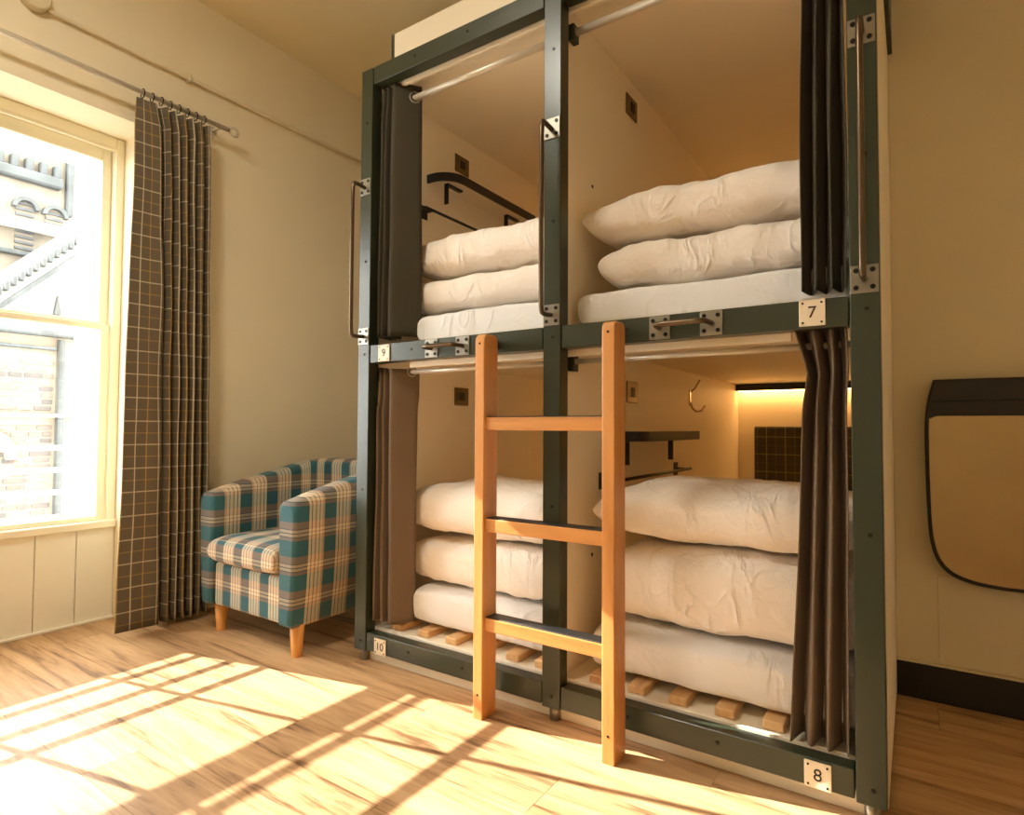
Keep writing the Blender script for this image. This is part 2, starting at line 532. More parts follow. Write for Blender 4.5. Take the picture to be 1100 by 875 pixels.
def arch(y0, y1, z0, z1, zs):
    r = (y1 - y0) / 2; ym = (y0 + y1) / 2
    a = empty('arched_opening', (TX, ym, z0), parent=tw)
    out = [(ym + (r + 0.07) * math.cos(t * math.pi / 10), zs + (r + 0.07) * math.sin(t * math.pi / 10)) for t in range(11)]
    inn = [(ym + r * math.cos(t * math.pi / 10), zs + r * math.sin(t * math.pi / 10)) for t in range(10, -1, -1)]
    MB().prism(out + inn, 'X', TX, TX + 0.12).build('arch_hood', M['stone_d'], a)
    MB().prism([(ym + r * math.cos(t * math.pi / 10), zs + r * math.sin(t * math.pi / 10)) for t in range(11)] + [(y0, z0), (y1, z0)], 'X', TX, TX + 0.015).build('recess', M['stone'], a)
    z = z0 + 0.04
    while z < zs + r * 0.6:
        w = r if z < zs else math.sqrt(max(0.01, r * r - (z - zs) ** 2))
        MB().box(TX + 0.015, TX + 0.05, ym - w, ym + w, z, z + 0.045).build('louvre_slat', M['louvre'], a)
        z += 0.105
arch(2.42, 2.70, 4.05, 5.0, 4.86)
arch(2.88, 3.16, 4.62, 5.0, 4.84)

# white gable with raking dentil cornice
gb = empty('gabled_building', (-10.5, 2.4, -5), 'pale gabled building with toothed raking cornice beyond the window', 'building')
GX = -9.0
z_at = lambda y: 2.80 + (y - 1.40) * (3.66 - 2.80) / (2.24 - 1.40)
MB().prism([(0.3, -5), (3.2, -5), (3.2, z_at(3.2)), (0.3, z_at(0.3))], 'X', -11.5, GX).build('gable_wall', M['render'], gb)
MB().prism([(0.3, z_at(0.3) - 0.34), (3.2, z_at(3.2) - 0.34), (3.2, z_at(3.2) - 0.26), (0.3, z_at(0.3) - 0.26)], 'X', GX, GX + 0.14).build('raking_moulding', M['stone_d'], gb)
for k in range(26):
    yk = 0.6 + k * 0.085
    MB().box(GX, GX + 0.1, yk, yk + 0.045, z_at(yk) - 0.10, z_at(yk) + 0.02).build('dentil', M['stone_d'], gb)
MB().prism([(2.045, 2.50), (2.135, 2.50), (2.09, 2.79)], 'X', GX, GX + 0.08).build('pinnacle', M['stone_d'], gb)

# stone block building low down
sb = empty('stone_building', (-9, 2.0, -5), 'low building of coursed stone blocks seen through lower panes', 'building')
SX = -7.5
MB().box(-8.7, SX, 0.3, 2.6, -5, 2.05).build('building_wall', M['mortar'], sb)
MB().box(SX, SX + 0.16, 0.2, 2.6, 1.97, 2.05, 0.02).build('coping', M['stone_d'], sb)
MB().box(SX, SX + 0.10, 0.2, 1.58, 1.80, 1.84, 0.01).build('ledge', M['stone_d'], sb)
MB().box(SX, SX + 0.14, 1.60, 1.66, -1.0, 1.95, 0.02).build('downpipe', M['stone_d'], sb)
MB().box(SX, SX + 0.16, 0.2, 2.6, 0.945, 0.985, 0.01).build('white_band', M['rail'], sb)
z = 1.66; r_ = 0
rb_ = random.Random(3)
while z > -0.5:
    yk = 0.45 + (r_ % 2) * 0.08
    while yk < 1.54:
        w = rb_.uniform(0.12, 0.24)
        e = min(yk + w, 1.57)
        if e - yk > 0.05 and not (0.93 < z + 0.03 < 1.02):
            MB().box(SX, SX + 0.02, yk, e, z - 0.058, z, 0.006).build('stone_block', M['block'], sb)
        yk = e + 0.022
    z -= 0.082; r_ += 1
MB().prism([(0.8 + 0.42 * math.cos(t * math.pi / 8), 0.42 + 0.42 * math.sin(t * math.pi / 8)) for t in range(9)] + [(0.8 - 0.30 * math.cos(t * math.pi / 8), 0.42 + 0.30 * math.sin(t * math.pi / 8)) for t in range(9)], 'X', SX, SX + 0.07).build('stone_arch', M['mortar'], sb)

# ------------------------------------------------------------------ conduit and curtain rail on the window wall
cd = empty('wall_conduit', (-1.01, 0.8, 2.43), 'thin cream conduit pipe running along the wall above the curtain rail', 'pipe')
MB().tube([(-1.012, -0.66, 2.430), (-1.012, RY1, 2.430)], 0.0085, 10).build('pipe', M['conduit'], cd)
MB().tube([(-1.012, -0.70, 2.46), (-1.012, -0.78, 2.50), (-1.012, -2.6, 2.50)], 0.0085, 10).build('pipe', M['conduit'], cd)
jb = MB()
jb.tube([(-1.03, -0.70, 2.455), (-0.992, -0.70, 2.455), (-0.988, -0.70, 2.455)], [0.048, 0.048, 0.043], 28)
jb = jb.build('junction_box', M['conduit'], cd)
MB().disc((-0.988, -0.728, 2.447), (1, 0, 0), 0.004, 0.002, 8).build('screw', M['bolt'], jb)
MB().disc((-0.988, -0.672, 2.461), (1, 0, 0), 0.004, 0.002, 8).build('screw', M['bolt'], jb)
MB().box(-1.03, -0.998, -0.130, -0.114, 2.412, 2.448, 0.004).build('pipe_clip', M['conduit'], cd)
MB().box(-1.03, -0.998, 0.98, 0.996, 2.412, 2.448, 0.004).build('pipe_clip', M['conduit'], cd)

ROD = (-0.945, 2.238)
rod = empty('curtain_rail', (ROD[0], -0.8, 2.2), 'steel curtain rail with ring finial above the window', 'curtain rail')
MB().tube([(ROD[0], -2.1, ROD[1]), (ROD[0], 0.035, ROD[1])], 0.0105, 12).build('rail', M['railmetal'], rod)
MB().tube([(ROD[0], 0.060 + 0.019 * math.cos(k * math.pi / 10), ROD[1] + 0.019 * math.sin(k * math.pi / 10)) for k in range(20)], 0.006, 8, closed=True).build('finial', M['railmetal'], rod)
MB().tube([(RX0, 0.0, ROD[1] + 0.004), (ROD[0], 0.0, ROD[1])], 0.007, 8).disc((RX0, 0.0, ROD[1] + 0.004), (1, 0, 0), 0.022, 0.006, 14).build('bracket', M['railmetal'], rod)
MB().tube([(RX0, -1.0, ROD[1] + 0.004), (ROD[0], -1.0, ROD[1])], 0.007, 8).disc((RX0, -1.0, ROD[1] + 0.004), (1, 0, 0), 0.022, 0.006, 14).build('bracket', M['railmetal'], rod)

# ------------------------------------------------------------------ hanging cloth
def catmull(pts, n):
    out = []
    P = [pts[0]] + list(pts) + [pts[-1]]
    for i in range(1, len(P) - 2):
        p0, p1, p2, p3 = P[i - 1], P[i], P[i + 1], P[i + 2]
        for k in range(n):
            t = k / n
            out.append(tuple(0.5 * (2 * b + (cc - a) * t + (2 * a - 5 * b + 4 * cc - d) * t * t + (-a + 3 * b - 3 * cc + d) * t ** 3) for a, b, cc, d in zip(p0, p1, p2, p3)))
    out.append(tuple(pts[-1]))
    return out

def hanging(name, keys, mat, parent, rows=40, n=5, thick=0.003, wob=0.003, seed=1):
    """keys: list of (z, plan points) from top to bottom"""
    ks = [(z, catmull(p, n)) for z, p in keys]
    m = MB(); m.sm = True
    L = [0.0]
    ref = ks[-1][1]
    for a, b in zip(ref, ref[1:]): L.append(L[-1] + math.dist(a, b))
    zt, zb = ks[0][0], ks[-1][0]
    grid = []
    for r in range(rows + 1):
        z = zt + (zb - zt) * r / rows
        for (za, pa), (zc, pc) in zip(ks, ks[1:]):
            if za >= z >= zc - 1e-9: break
        t = (za - z) / max(1e-9, za - zc)
        line = []
        for i, (a, b) in enumerate(zip(pa, pc)):
            x = a[0] + (b[0] - a[0]) * t; yv = a[1] + (b[1] - a[1]) * t
            q = noise.noise((i * 0.23 + seed * 9.1, z * 2.4, seed)) * wob
            line.append(m.bm.verts.new((x + q, yv + q * 0.7, z)))
        grid.append(line)
    for r in range(rows):
        for i in range(len(ref) - 1):
            fc = m.bm.faces.new((grid[r][i], grid[r][i + 1], grid[r + 1][i + 1], grid[r + 1][i]))
            fc.smooth = True
            for lp, (rr, ii) in zip(fc.loops, ((r, i), (r, i + 1), (r + 1, i + 1), (r + 1, i))):
                lp[m.uv].uv = (L[ii], zt + (zb - zt) * rr / rows)
    o = m.build(name, mat, parent)
    md = o.modifiers.new('thickness', 'SOLIDIFY'); md.thickness = thick; md.offset = 0
    return o

wc = empty('window_curtain', (-0.94, -0.22, 0.02), 'brown and cream windowpane check curtain hanging beside the window', 'curtain')
def wc_plan(y0, y1, flat, amp, nf, x0):
    pts = [(x0, y0), (x0 + 0.004, y0 + flat * 0.5), (x0 + 0.012, y0 + flat)]
    step = (y1 - y0 - flat) / (nf * 2)
    yv = y0 + flat
    for k in range(nf * 2):
        yv += step
        pts.append((x0 + (0.012 - amp * (k % 2 == 0) * 1.6 + amp * 0.35 * (k % 2)), yv))
    return pts
hanging('drape', [(2.205, wc_plan(-0.372, -0.075, 0.075, 0.022, 6, -0.935)), (2.12, wc_plan(-0.376, -0.07, 0.095, 0.020, 6, -0.932)), (1.4, wc_plan(-0.385, -0.06, 0.125, 0.034, 6, -0.932)), (0.022, wc_plan(-0.402, -0.045, 0.155, 0.036, 6, -0.930))], M['plaid'], wc, 50, 6, 0.003, 0.006, 4)
for k in range(8):
    yk = -0.345 + k * 0.037
    MB().tube([(ROD[0] + 0.017 * math.cos(a * math.pi / 7), yk, ROD[1] - 0.004 + 0.019 * math.sin(a * math.pi / 7)) for a in range(14)], 0.0022, 6, closed=True).build('curtain_ring', M['bolt'], wc)

# ------------------------------------------------------------------ armchair
ch = empty('armchair', (-0.465, 0.15, 0.0), 'teal and cream tartan tub armchair with short beech legs in the corner', 'armchair')
CXL, CXR, CYF, CYB, CR = -0.735, -0.200, -0.140, 0.405, 0.11
path = [(CXR, CYF)]
for k in range(1, 7): path.append((CXR, CYF + (CYB - CR - CYF) * k / 6))
for k in range(1, 7):
    a = k / 6 * math.pi / 2
    path.append((CXR - CR + CR * math.cos(a), CYB - CR + CR * math.sin(a)))
for k in range(1, 7): path.append((CXR - CR + (CXL - CXR + 2 * CR) * k / 6, CYB))
for k in range(1, 7):
    a = math.pi / 2 + k / 6 * math.pi / 2
    path.append((CXL + CR + CR * math.cos(a), CYB - CR + CR * math.sin(a)))
for k in range(1, 7): path.append((CXL, CYB - CR + (CYF - CYB + CR) * k / 6))
m = MB(); m.sm = True
TH = 0.052
def tub_section(ztop, inset=0.0):
    r = 0.032
    t = TH - inset
    zt = ztop - inset
    pts = [(t - 0.022, 0.115 + inset), (t - 0.008, 0.25), (t, 0.38), (t + 0.004, zt - r)]
    for k in range(1, 6):
        a = k / 5 * math.pi / 2
        pts.append((t + 0.004 - r + r * math.cos(a), zt - r + r * math.sin(a)))
    for k in range(1, 6):
        a = math.pi / 2 + k / 5 * math.pi / 2
        pts.append((-t + r + r * math.cos(a), zt - r + r * math.sin(a)))
    pts += [(-t + 0.002, 0.40), (-t + 0.004, 0.25), (-t + 0.004, 0.115 + inset)]
    return pts
rings = []; U = 0.0
N = len(path)
def ring_at(i, shift=0.0, inset=0.0):
    p = Vector((path[i][0], path[i][1], 0))
    a = Vector((path[max(i - 1, 0)][0], path[max(i - 1, 0)][1], 0)); b = Vector((path[min(i + 1, N - 1)][0], path[min(i + 1, N - 1)][1], 0))
    d = (b - a).normalized()
    nrm = Vector((d.y, -d.x, 0))
    s = max(0.0, min(1.0, (p.y - CYF) / (CYB - CYF)))
    zt = 0.572 + 0.125 * (s ** 0.9)
    return [m.bm.verts.new((p.x + nrm.x * q + 0 * d.x, p.y + nrm.y * q + shift, z)) for q, z in tub_section(zt, inset)], zt
seq = [(0, -0.014, 0.016), (0, -0.006, 0.004)] + [(i, 0, 0) for i in range(N)] + [(N - 1, -0.006, 0.004), (N - 1, -0.014, 0.016)]
prev = None
for (i, sh, ins) in seq:
    rg, zt = ring_at(i, sh, ins)
    if prev is not None:
        U += max(0.004, math.dist(path[i], path[pi]))
    V = [0.0]
    V = [q.co.z for q in rg]
    if prev is not None:
        for k in range(len(rg) - 1):
            fc = m.bm.faces.new((prev[k], rg[k], rg[k + 1], prev[k + 1])); fc.smooth = True
            for lp, uvv in zip(fc.loops, ((PU, PV[k]), (U, V[k]), (U, V[k + 1]), (PU, PV[k + 1]))): lp[m.uv].uv = uvv
        fc = m.bm.faces.new((prev[0], prev[-1], rg[-1], rg[0])); fc.smooth = False
    else:
        first = rg
    prev, PU, PV, pi = rg, U, V, i
for cap in (first, prev[::-1]):
    fc = m.bm.faces.new(cap)
    for lp in fc.loops: lp[m.uv].uv = (0.03, lp.vert.co.z)
m.build('back_and_arms', M['tartan'], ch, recalc=True)

def soft_mesh(x0, x1, y0, y1, z0, z1, n=6.0, mm=0.35, low=0.45, crown=0.12, wr=0.006, wsc=5.0, seed=0, nx=56, ny=44, droop=0.0, tilt=0.0, pinch=0.0, skew=0.0):
    m = MB(); m.sm = True
    cx, cy = (x0 + x1) / 2, (y0 + y1) / 2
    a, b = (x1 - x0) / 2, (y1 - y0) / 2
    H = z1 - z0
    zc = z0 + H * low
    def pt(i, j, side):
        su, sv = -1 + 2 * i / nx, -1 + 2 * j / ny
        u, v = math.sin(su * math.pi / 2), math.sin(sv * math.pi / 2)
        T = (max(0.0, 1 - abs(u) ** n) * max(0.0, 1 - abs(v) ** n)) ** mm
        hh = (H * (1 - low)) if side > 0 else -H * low
        x = cx + a * u * (1 - pinch * (1 - v * v)); y = cy + b * v * (1 - pinch * (1 - u * u)) + skew * u
        z = zc + hh * T * (1 - crown)
        if side > 0: z += crown * hh * (1 - u * u) * (1 - v * v)
        z += -droop * (u * u) * H + tilt * u
        q = Vector((x * wsc + seed * 7.3, y * wsc * 0.9 + side, z * wsc * 0.55 + seed))
        w = noise.noise(q) + 0.55 * abs(noise.noise(q * 2.3)) + 0.35 * noise.noise(q * 5.1)
        dx = noise.noise(q * 1.7 + Vector((5, 1, 2)))
        edge = 0.35 + 0.65 * T
        return (x + wr * 0.5 * dx * edge, y + wr * 0.9 * w * (1 if v > 0 else -1) * edge * abs(v), z + wr * w * side * edge)
    top = [[m.bm.verts.new(pt(i, j, 1)) for j in range(ny + 1)] for i in range(nx + 1)]
    bot = [[(top[i][j] if i in (0, nx) or j in (0, ny) else m.bm.verts.new(pt(i, j, -1))) for j in range(ny + 1)] for i in range(nx + 1)]
    for i in range(nx):
        for j in range(ny):
            f1 = m.bm.faces.new((top[i][j], top[i + 1][j], top[i + 1][j + 1], top[i][j + 1])); f1.smooth = True
            f2 = m.bm.faces.new((bot[i][j], bot[i][j + 1], bot[i + 1][j + 1], bot[i + 1][j])); f2.smooth = True
    return m

mb = MB().box(-0.690, -0.245, -0.138, 0.37, 0.115, 0.290, 0.014, 2); mb.bm.normal_update(); mb.boxuv().build('seat_base', M['tartan'], ch)
mb = soft_mesh(-0.688, -0.247, -0.172, 0.35, 0.286, 0.408, 9, 0.26, 0.45, 0.10, 0.002, 4, 2, 36, 30); mb.bm.normal_update(); mb.boxuv().build('seat_cushion', M['tartan'], ch)
for lx, ly in ((-0.703, -0.095), (-0.196, -0.100), (-0.70, 0.37), (-0.235, 0.37)):
    MB().tube([(lx, ly, 0.0), (lx, ly, 0.004), (lx, ly, 0.12)], [0.018, 0.019, 0.028], 16).build('leg', M['beech'], ch)

# ------------------------------------------------------------------ the bunk unit
BK = empty('bunk_unit', (0.83, 1.1, 0.0), 'dark green metal framed two-storey pod bunk unit with four numbered beds', 'bunk bed')
XL0, XL1, XC0, XC1, XR0, XR1 = 0.0, 0.058, 0.800, 0.858, 1.596, 1.654
ZT, ZTB, ZM_1, ZM_0, ZB1, ZB0, ZP0 = 2.185, 2.120, 1.147, 1.081, 0.108, 0.0455, 0.040
def bolt(mb, x, z, yv=0.0):
    mb.mi = 1; mb.disc((x, yv, z), (0, -1, 0), 0.0045, 0.0025, 8); mb.mi = 0
for x0, x1 in ((XL0, XL1), (XC0, XC1), (XR0, XR1)):
    m = MB().box(x0, x1, 0.0, 0.048, ZP0, ZT, 0.002)
    xm = (x0 + x1) / 2
    for z in (0.075, 0.62, 1.115, 1.46, 1.98): bolt(m, xm + 0.004, z)
    m.build('post', [M['steel'], M['bolt']], BK)
    MB().disc((xm, 0.028, 0.0), (0, 0, 1), 0.016, 0.041, 14).build('foot', M['zinc'], BK)
for x0, x1 in ((XL1 + 0.005, XC0 - 0.003), (XC1 + 0.004, XR0 - 0.003)):
    for z0, z1 in ((ZTB, ZT), (ZM_0, ZM_1), (ZB0, ZB1)):
        m = MB().box(x0, x1, 0.001, 0.046, z0, z1, 0.0018)
        for fx in (0.28, 0.60): bolt(m, x0 + (x1 - x0) * fx, (z0 + z1) / 2 + 0.004, 0.001)
        m.build('beam', [M['steel'], M['bolt']], BK)
for x0, x1 in ((0.0, 0.028), (1.628, 1.654)):
    MB().box(x0, x1, 0.05, 2.20, 0.02, ZT, 0.001).build('side_panel', M['board'], BK)
pn = MB().box(0.818, 0.840, 0.05, 2.20, 0.02, ZT, 0.001).build('partition_panel', M['board'], BK)
for yv, z in ((0.245, 1.645), (0.245, 0.44), (1.20, 0.56)):
    MB().disc((0.840, yv, z), (1, 0, 0), 0.006, 0.0012, 10).build('screw_hole', M['bolt'], pn)
MB().box(0.0, 1.654, 2.20, 2.225, 0.02, ZT, 0.001).build('back_panel', M['board'], BK)
MB().box(0.04, 1.615, 0.038, 0.05, 0.0, 0.075, 0.001).build('kick_board', M['deck'], BK)
MB().box(0.0, 1.654, 0.165, 0.183, ZT, 2.425, 0.002).build('top_fascia', M['board'], BK)
MB().box(0.0, 1.654, 0.05, 2.2, ZT, ZT + 0.02).build('roof_board', M['board'], BK)
for x0, x1 in ((-0.016, 0.0), (1.654, 1.667)):
    MB().box(x0, x1, 0.165, 2.225 if x0 < 0.5 else 0.806, 2.10, 2.425, 0.001).build('top_side_trim', M['steel'], BK)
for (x0, x1) in ((0.028, 0.818), (0.840, 1.628)):
    MB().box(x0, x1, 0.05, 2.20, 2.155, ZT).build('pod_ceiling', M['board'], BK)
    MB().box(x0, x1, 0.05, 2.20, 1.110, 1.146).build('upper_deck', M['board'], BK)
    MB().box(max(x0, 0.212) if x0 < 0.5 else x0, x1 if x0 < 0.5 else 1.468, 0.050, 0.066, 1.062, 1.142, 0.001).build('deck_lip', M['board'], BK)
    MB().box(x0, x1, 0.050, 0.062, 2.108, 2.16, 0.001).build('ceiling_lip', M['board'], BK)
    dk = MB().box(x0, x1, 0.048, 2.20, 0.085, 0.116, 0.002).build('lower_deck', M['deck'], BK)
    s0 = None
    for xs in ((0.128, 0.254, 0.380, 0.505, 0.628, 0.735) if x0 < 0.5 else (0.920, 1.040, 1.157, 1.277, 1.392)):
        if s0 is None:
            s0 = MB().box(xs, xs + 0.050, 0.062, 2.12, 0.116, 0.139, 0.003).build('bed_slat', M['pine'], dk)
        else:
            share(s0, 'bed_slat', (xs + 0.025, (0.062 + 2.12) / 2, 0.116), dk)
    # curtain rails
    for z, r in ((2.070, 0.0115), (1.050, 0.0085)):
        e0 = x0 + (0.0 if x0 < 0.5 else 0.0)
        ra = MB().tube([(x0, 0.090, z), (x1, 0.090, z)], r, 12).build('curtain_rod', M['railmetal'], BK)
        for xb in (x0 + 0.002, x1 - 0.022):
            MB().box(xb, xb + 0.020, 0.072, 0.108, z - 0.030, z + 0.022, 0.002).build('rod_bracket', M['steel'], ra)
# reading light boxes with warm strips
for (x0, x1) in ((0.030, 0.816), (0.842, 1.626)):
    for zt, lit in ((1.110, True), (2.155, True)):
        lb = MB().box(x0, x1, 2.135, 2.199, zt - 0.040, zt - 0.002, 0.002).build('light_box', M['blackp'], BK)
        MB().box(x0 + 0.01, x1 - 0.01, 2.150, 2.192, zt - 0.044, zt - 0.0405).build('light_strip', M['led'], lb)
uvb(MB().box(0.935, 1.56, 2.170, 2.199, 0.30, 0.862, 0.006)).build('headboard', M['head'], BK)
uvb(MB().box(0.12, 0.74, 2.170, 2.199, 0.30, 0.862, 0.006)).build('headboard', M['head'], BK)
uvb(MB().box(0.935, 1.56, 2.170, 2.199, 1.33, 1.90, 0.006)).build('headboard', M['head'], BK)
uvb(MB().box(0.12, 0.74, 2.170, 2.199, 1.33, 1.90, 0.006)).build('headboard', M['head'], BK)
# sockets
def socket(xw, y0, z0, lab):
    s = MB().box(xw, xw + 0.006, y0, y0 + 0.10, z0, z0 + 0.080, 0.003).build('socket_plate', M['brass'], BK)
    s['label'] = lab
    MB().box(xw + 0.006, xw + 0.009, y0 + 0.034, y0 + 0.068, z0 + 0.022, z0 + 0.058, 0.002).build('socket_insert', M['ink'], s)
socket(0.028, 0.515, 1.990, 'brass wall socket')
socket(0.840, 0.520, 2.015, 'brass wall socket')
socket(0.028, 0.525, 0.945, 'brass wall socket')
socket(0.840, 0.522, 0.942, 'brass wall socket')
# shelves with hanging bar
def shelf(xw, zt):
    d, y0, y1, r, e = 0.125, 0.335, 1.0, 0.10, 0.010
    def outline(off):
        pts = [(xw, y1), (xw, y0 + off)]
        for k in range(0, 9):
            a = k / 8 * math.pi / 2
            pts.append((xw + d - off - (r - off) + (r - off) * math.sin(a), y0 + r - (r - off) * math.cos(a)))
        pts.append((xw + d - off, y1))
        return pts
    s = MB().prism(outline(e), 'Z', zt - 0.026, zt - 0.006).build('shelf', M['board'], BK)
    o, i = outline(0.0)[1:], outline(e)[1:]
    MB().prism(o + i[::-1], 'Z', zt - 0.034, zt).build('shelf_edging', M['blackp'], s)
    zr = zt - 0.165
    b = MB()
    b.tube([(xw + 0.050, y0 - 0.06, zr), (xw + 0.050, 1.12, zr)], 0.006, 10)
    b.build('hanging_bar', M['blackp'], s)
    for yk in (y0 - 0.02, 1.06):
        MB().box(xw, xw + 0.05, yk - 0.006, yk + 0.006, zr - 0.006, zr + 0.006).box(xw, xw + 0.005, yk - 0.022, yk + 0.022, zr - 0.028, zr + 0.028, 0.001).build('bar_bracket', M['blackp'], s)
    for yk in (y0 + 0.06, 0.84):
        MB().box(xw + 0.045, xw + 0.065, yk, yk + 0.006, zr + 0.05, zt - 0.03).box(xw + 0.045, xw + 0.065, yk, yk + 0.10, zt - 0.034, zt - 0.027).build('shelf_strap', M['blackp'], s)
shelf(0.028, 1.905)
shelf(0.840, 0.838)
# coat hook
hk = MB()
hk.box(0.840, 0.844, 1.262, 1.278, 0.955, 1.035, 0.002)
hk.tube([(0.845, 1.27, 1.02), (0.862, 1.272, 1.035), (0.885, 1.278, 1.075)], 0.005, 8)
hk.tube([(0.845, 1.27, 0.972), (0.850, 1.27, 0.945), (0.868, 1.272, 0.928), (0.892, 1.275, 0.93), (0.908, 1.28, 0.955)], 0.005, 8)
hk.build('coat_hook', M['chrome'], BK)
# grab handles
def plate(x0, x1, z0, z1, parent):
    m = MB().box(x0, x1, -0.0035, 0.0, z0, z1, 0.001)
    m.mi = 1
    for px in (x0 + 0.011, x1 - 0.011):
        for pz in (z0 + 0.012, z1 - 0.012): m.disc((px, -0.0035, pz), (0, -1, 0), 0.0055, 0.0022, 10)
    m.build('mounting_plate', [M['zinc'], M['bolt']], parent)
def bend(p):
    return catmull(p, 4)
for xm in (0.029, 0.829, 1.625):
    h = MB().tube(bend([(xm, -0.003, 1.735), (xm, -0.045, 1.738), (xm, -0.060, 1.722), (xm, -0.062, 1.60), (xm, -0.062, 1.30), (xm, -0.060, 1.194), (xm, -0.045, 1.178), (xm, -0.003, 1.181)]), 0.0072, 10).build('grab_handle', M['bronze'], BK)
    for z in (1.150, 1.708): plate(xm - 0.027, xm + 0.027, z, z + 0.062, h)
for xa, xb in ((0.362, 0.496), (1.158, 1.292)):
    zz = 1.114
    h = MB().tube(bend([(xa, -0.003, zz), (xa + 0.003, -0.040, zz), (xa + 0.016, -0.052, zz), (xa + 0.05, -0.053, zz), (xb - 0.05, -0.053, zz), (xb - 0.016, -0.052, zz), (xb - 0.003, -0.040, zz), (xb, -0.003, zz)]), 0.0072, 10).build('grab_handle', M['bronze'], BK)
    for xp in (xa, xb): plate(xp - 0.028, xp + 0.028, ZM_0 + 0.002, ZM_1 - 0.002, h)
# number plates
def numplate(txt, x0, x1, z0, z1):
    m = MB().box(x0, x1, -0.004, 0.0, z0, z1, 0.001)
    m.mi = 1
    for px in (x0 + 0.008, x1 - 0.008):
        for pz in (z0 + 0.008, z1 - 0.008): m.disc((px, -0.004, pz), (0, -1, 0), 0.0026, 0.0012, 8)
    p = m.build('number_plate', [M['plate'], M['bolt']], BK)
    cu = bpy.data.curves.new('numeral', 'FONT')
    cu.body = txt; cu.size = 0.038; cu.align_x = 'CENTER'; cu.align_y = 'CENTER'; cu.extrude = 0.0004
    to = bpy.data.objects.new('tmp', cu); COL.objects.link(to)
    bpy.context.view_layer.update()
    me = bpy.data.meshes.new_from_object(to.evaluated_get(bpy.context.evaluated_depsgraph_get()))
    bpy.data.objects.remove(to)
    me.materials.clear(); me.materials.append(M['ink'])
    me.transform(Matrix.Rotation(math.pi / 2, 4, 'X'))
    o = bpy.data.objects.new('numeral', me)
    link(o, p, ((x0 + x1) / 2, -0.0046, (z0 + z1) / 2))
numplate('7', 1.493, 1.548, 1.086, 1.147)
numplate('8', 1.494, 1.549, 0.045, 0.104)
numplate('9', 0.109, 0.165, 1.083, 1.143)
numplate('10', 0.107, 0.164, 0.044, 0.100)

# ------------------------------------------------------------------ ladder
ld = empty('bunk_ladder', (0.85, -0.07, 0.0), 'oak ladder with three rungs leaning against the front of the bunk unit', 'ladder')
for x0, x1 in ((0.627, 0.661), (1.040, 1.076)):
    m = MB()
    r = 0.022
    pts = [(-0.105, 0.0), (-0.035, 0.0), (-0.035, 1.128 - r)]
    for k in range(1, 5):
        a = k / 4 * math.pi / 2
        pts.append((-0.035 - r + r * math.cos(a), 1.128 - r + r * math.sin(a)))
    for k in range(1, 5):
        a = math.pi / 2 + k / 4 * math.pi / 2
        pts.append((-0.105 + r + r * math.cos(a), 1.128 - r + r * math.sin(a)))
    m.prism(pts, 'X', x0, x1, 0.003, 2)
    m.mi = 1
    for z in (0.07, 1.098): m.disc(((x0 + x1) / 2, -0.105, z), (0, -1, 0), 0.0035, 0.001, 8)
    m.build('rail', [M['oak_z'], M['bolt']], ld)
    MB().box(x0 + 0.001, x0 + 0.012, -0.036, 0.0, 1.092, 1.118, 0.001).build('fixing_block', M['blackp'], ld)
for z in (0.882, 0.584, 0.296):
    rg = MB().box(0.661, 1.040, -0.096, -0.044, z - 0.041, z - 0.003, 0.003, 2).build('rung', M['oak_x'], ld)
    MB().box(0.664, 1.037, -0.093, -0.047, z - 0.003, z, 0.001).build('grip_strip', M['blackp'], rg)

# ------------------------------------------------------------------ bedding
def bed(name, label, cat, mat, **kw):
    soft_mesh(**kw).build(name, mat, None, label, cat, kw and None)
def mattress(lab, x0, x1, z0, z1, seed):
    o = soft_mesh(x0, x1, 0.092 if x0 > 0.8 else 0.096, 2.10, z0, z1, 22, 0.16, 0.5, 0.02, 0.006, 4.0, seed, 60, 70).build('mattress', M['sheet'], None, lab, 'mattress', 'mattresses in the pods')
mattress('white sheeted mattress in the upper right pod numbered 7', 0.868, 1.605, 1.147, 1.262, 1)
mattress('white sheeted mattress in the upper left pod numbered 9', 0.205, 0.800, 1.147, 1.266, 2)
mattress('white sheeted mattress on slats in the lower left pod numbered 10', 0.188, 0.800, 0.139, 0.272, 3)
mattress('white sheeted mattress on slats in the lower right pod numbered 8', 0.915, 1.610, 0.139, 0.275, 4)
def duvet(lab, x0, x1, z0, z1, seed, y0=0.125, wr=0.011, **kw):
    a = dict(n=6.5, mm=0.30, low=0.5, crown=0.10, wr=wr, wsc=6.0, seed=seed); a.update(kw)
    soft_mesh(x0, x1, y0, 0.66, z0, z1, **a).build('folded_duvet', M['linen'], None, lab, 'duvet', 'folded duvets in the pods')
duvet('white folded duvet between pillow and mattress in upper right pod', 0.920, 1.612, 1.262, 1.412, 11, wr=0.014)
duvet('white folded duvet between pillow and mattress in upper left pod', 0.120, 0.800, 1.265, 1.405, 12)
duvet('white folded duvet under the pillow in lower left pod behind ladder', 0.110, 0.795, 0.270, 0.446, 13, y0=0.135)
duvet('thick white folded duvet under the pillow in lower right pod', 0.930, 1.610, 0.272, 0.512, 14, y0=0.130)
def pillow(lab, x0, x1, z0, z1, seed, y0=0.13, **kw):
    a = dict(n=4.6, mm=0.36, low=0.50, crown=0.12, wr=0.013, wsc=6.5, seed=seed, pinch=0.02); a.update(kw)
    soft_mesh(x0, x1, y0, 0.62, z0, z1, **a).build('pillow', M['linen'], None, lab, 'pillow', 'pillows in the pods')
pillow('white pillow on top of the bedding in upper right pod', 0.860, 1.615, 1.409, 1.575, 21)
pillow('white pillow on top of the bedding in upper left pod', 0.090, 0.805, 1.402, 1.572, 22)
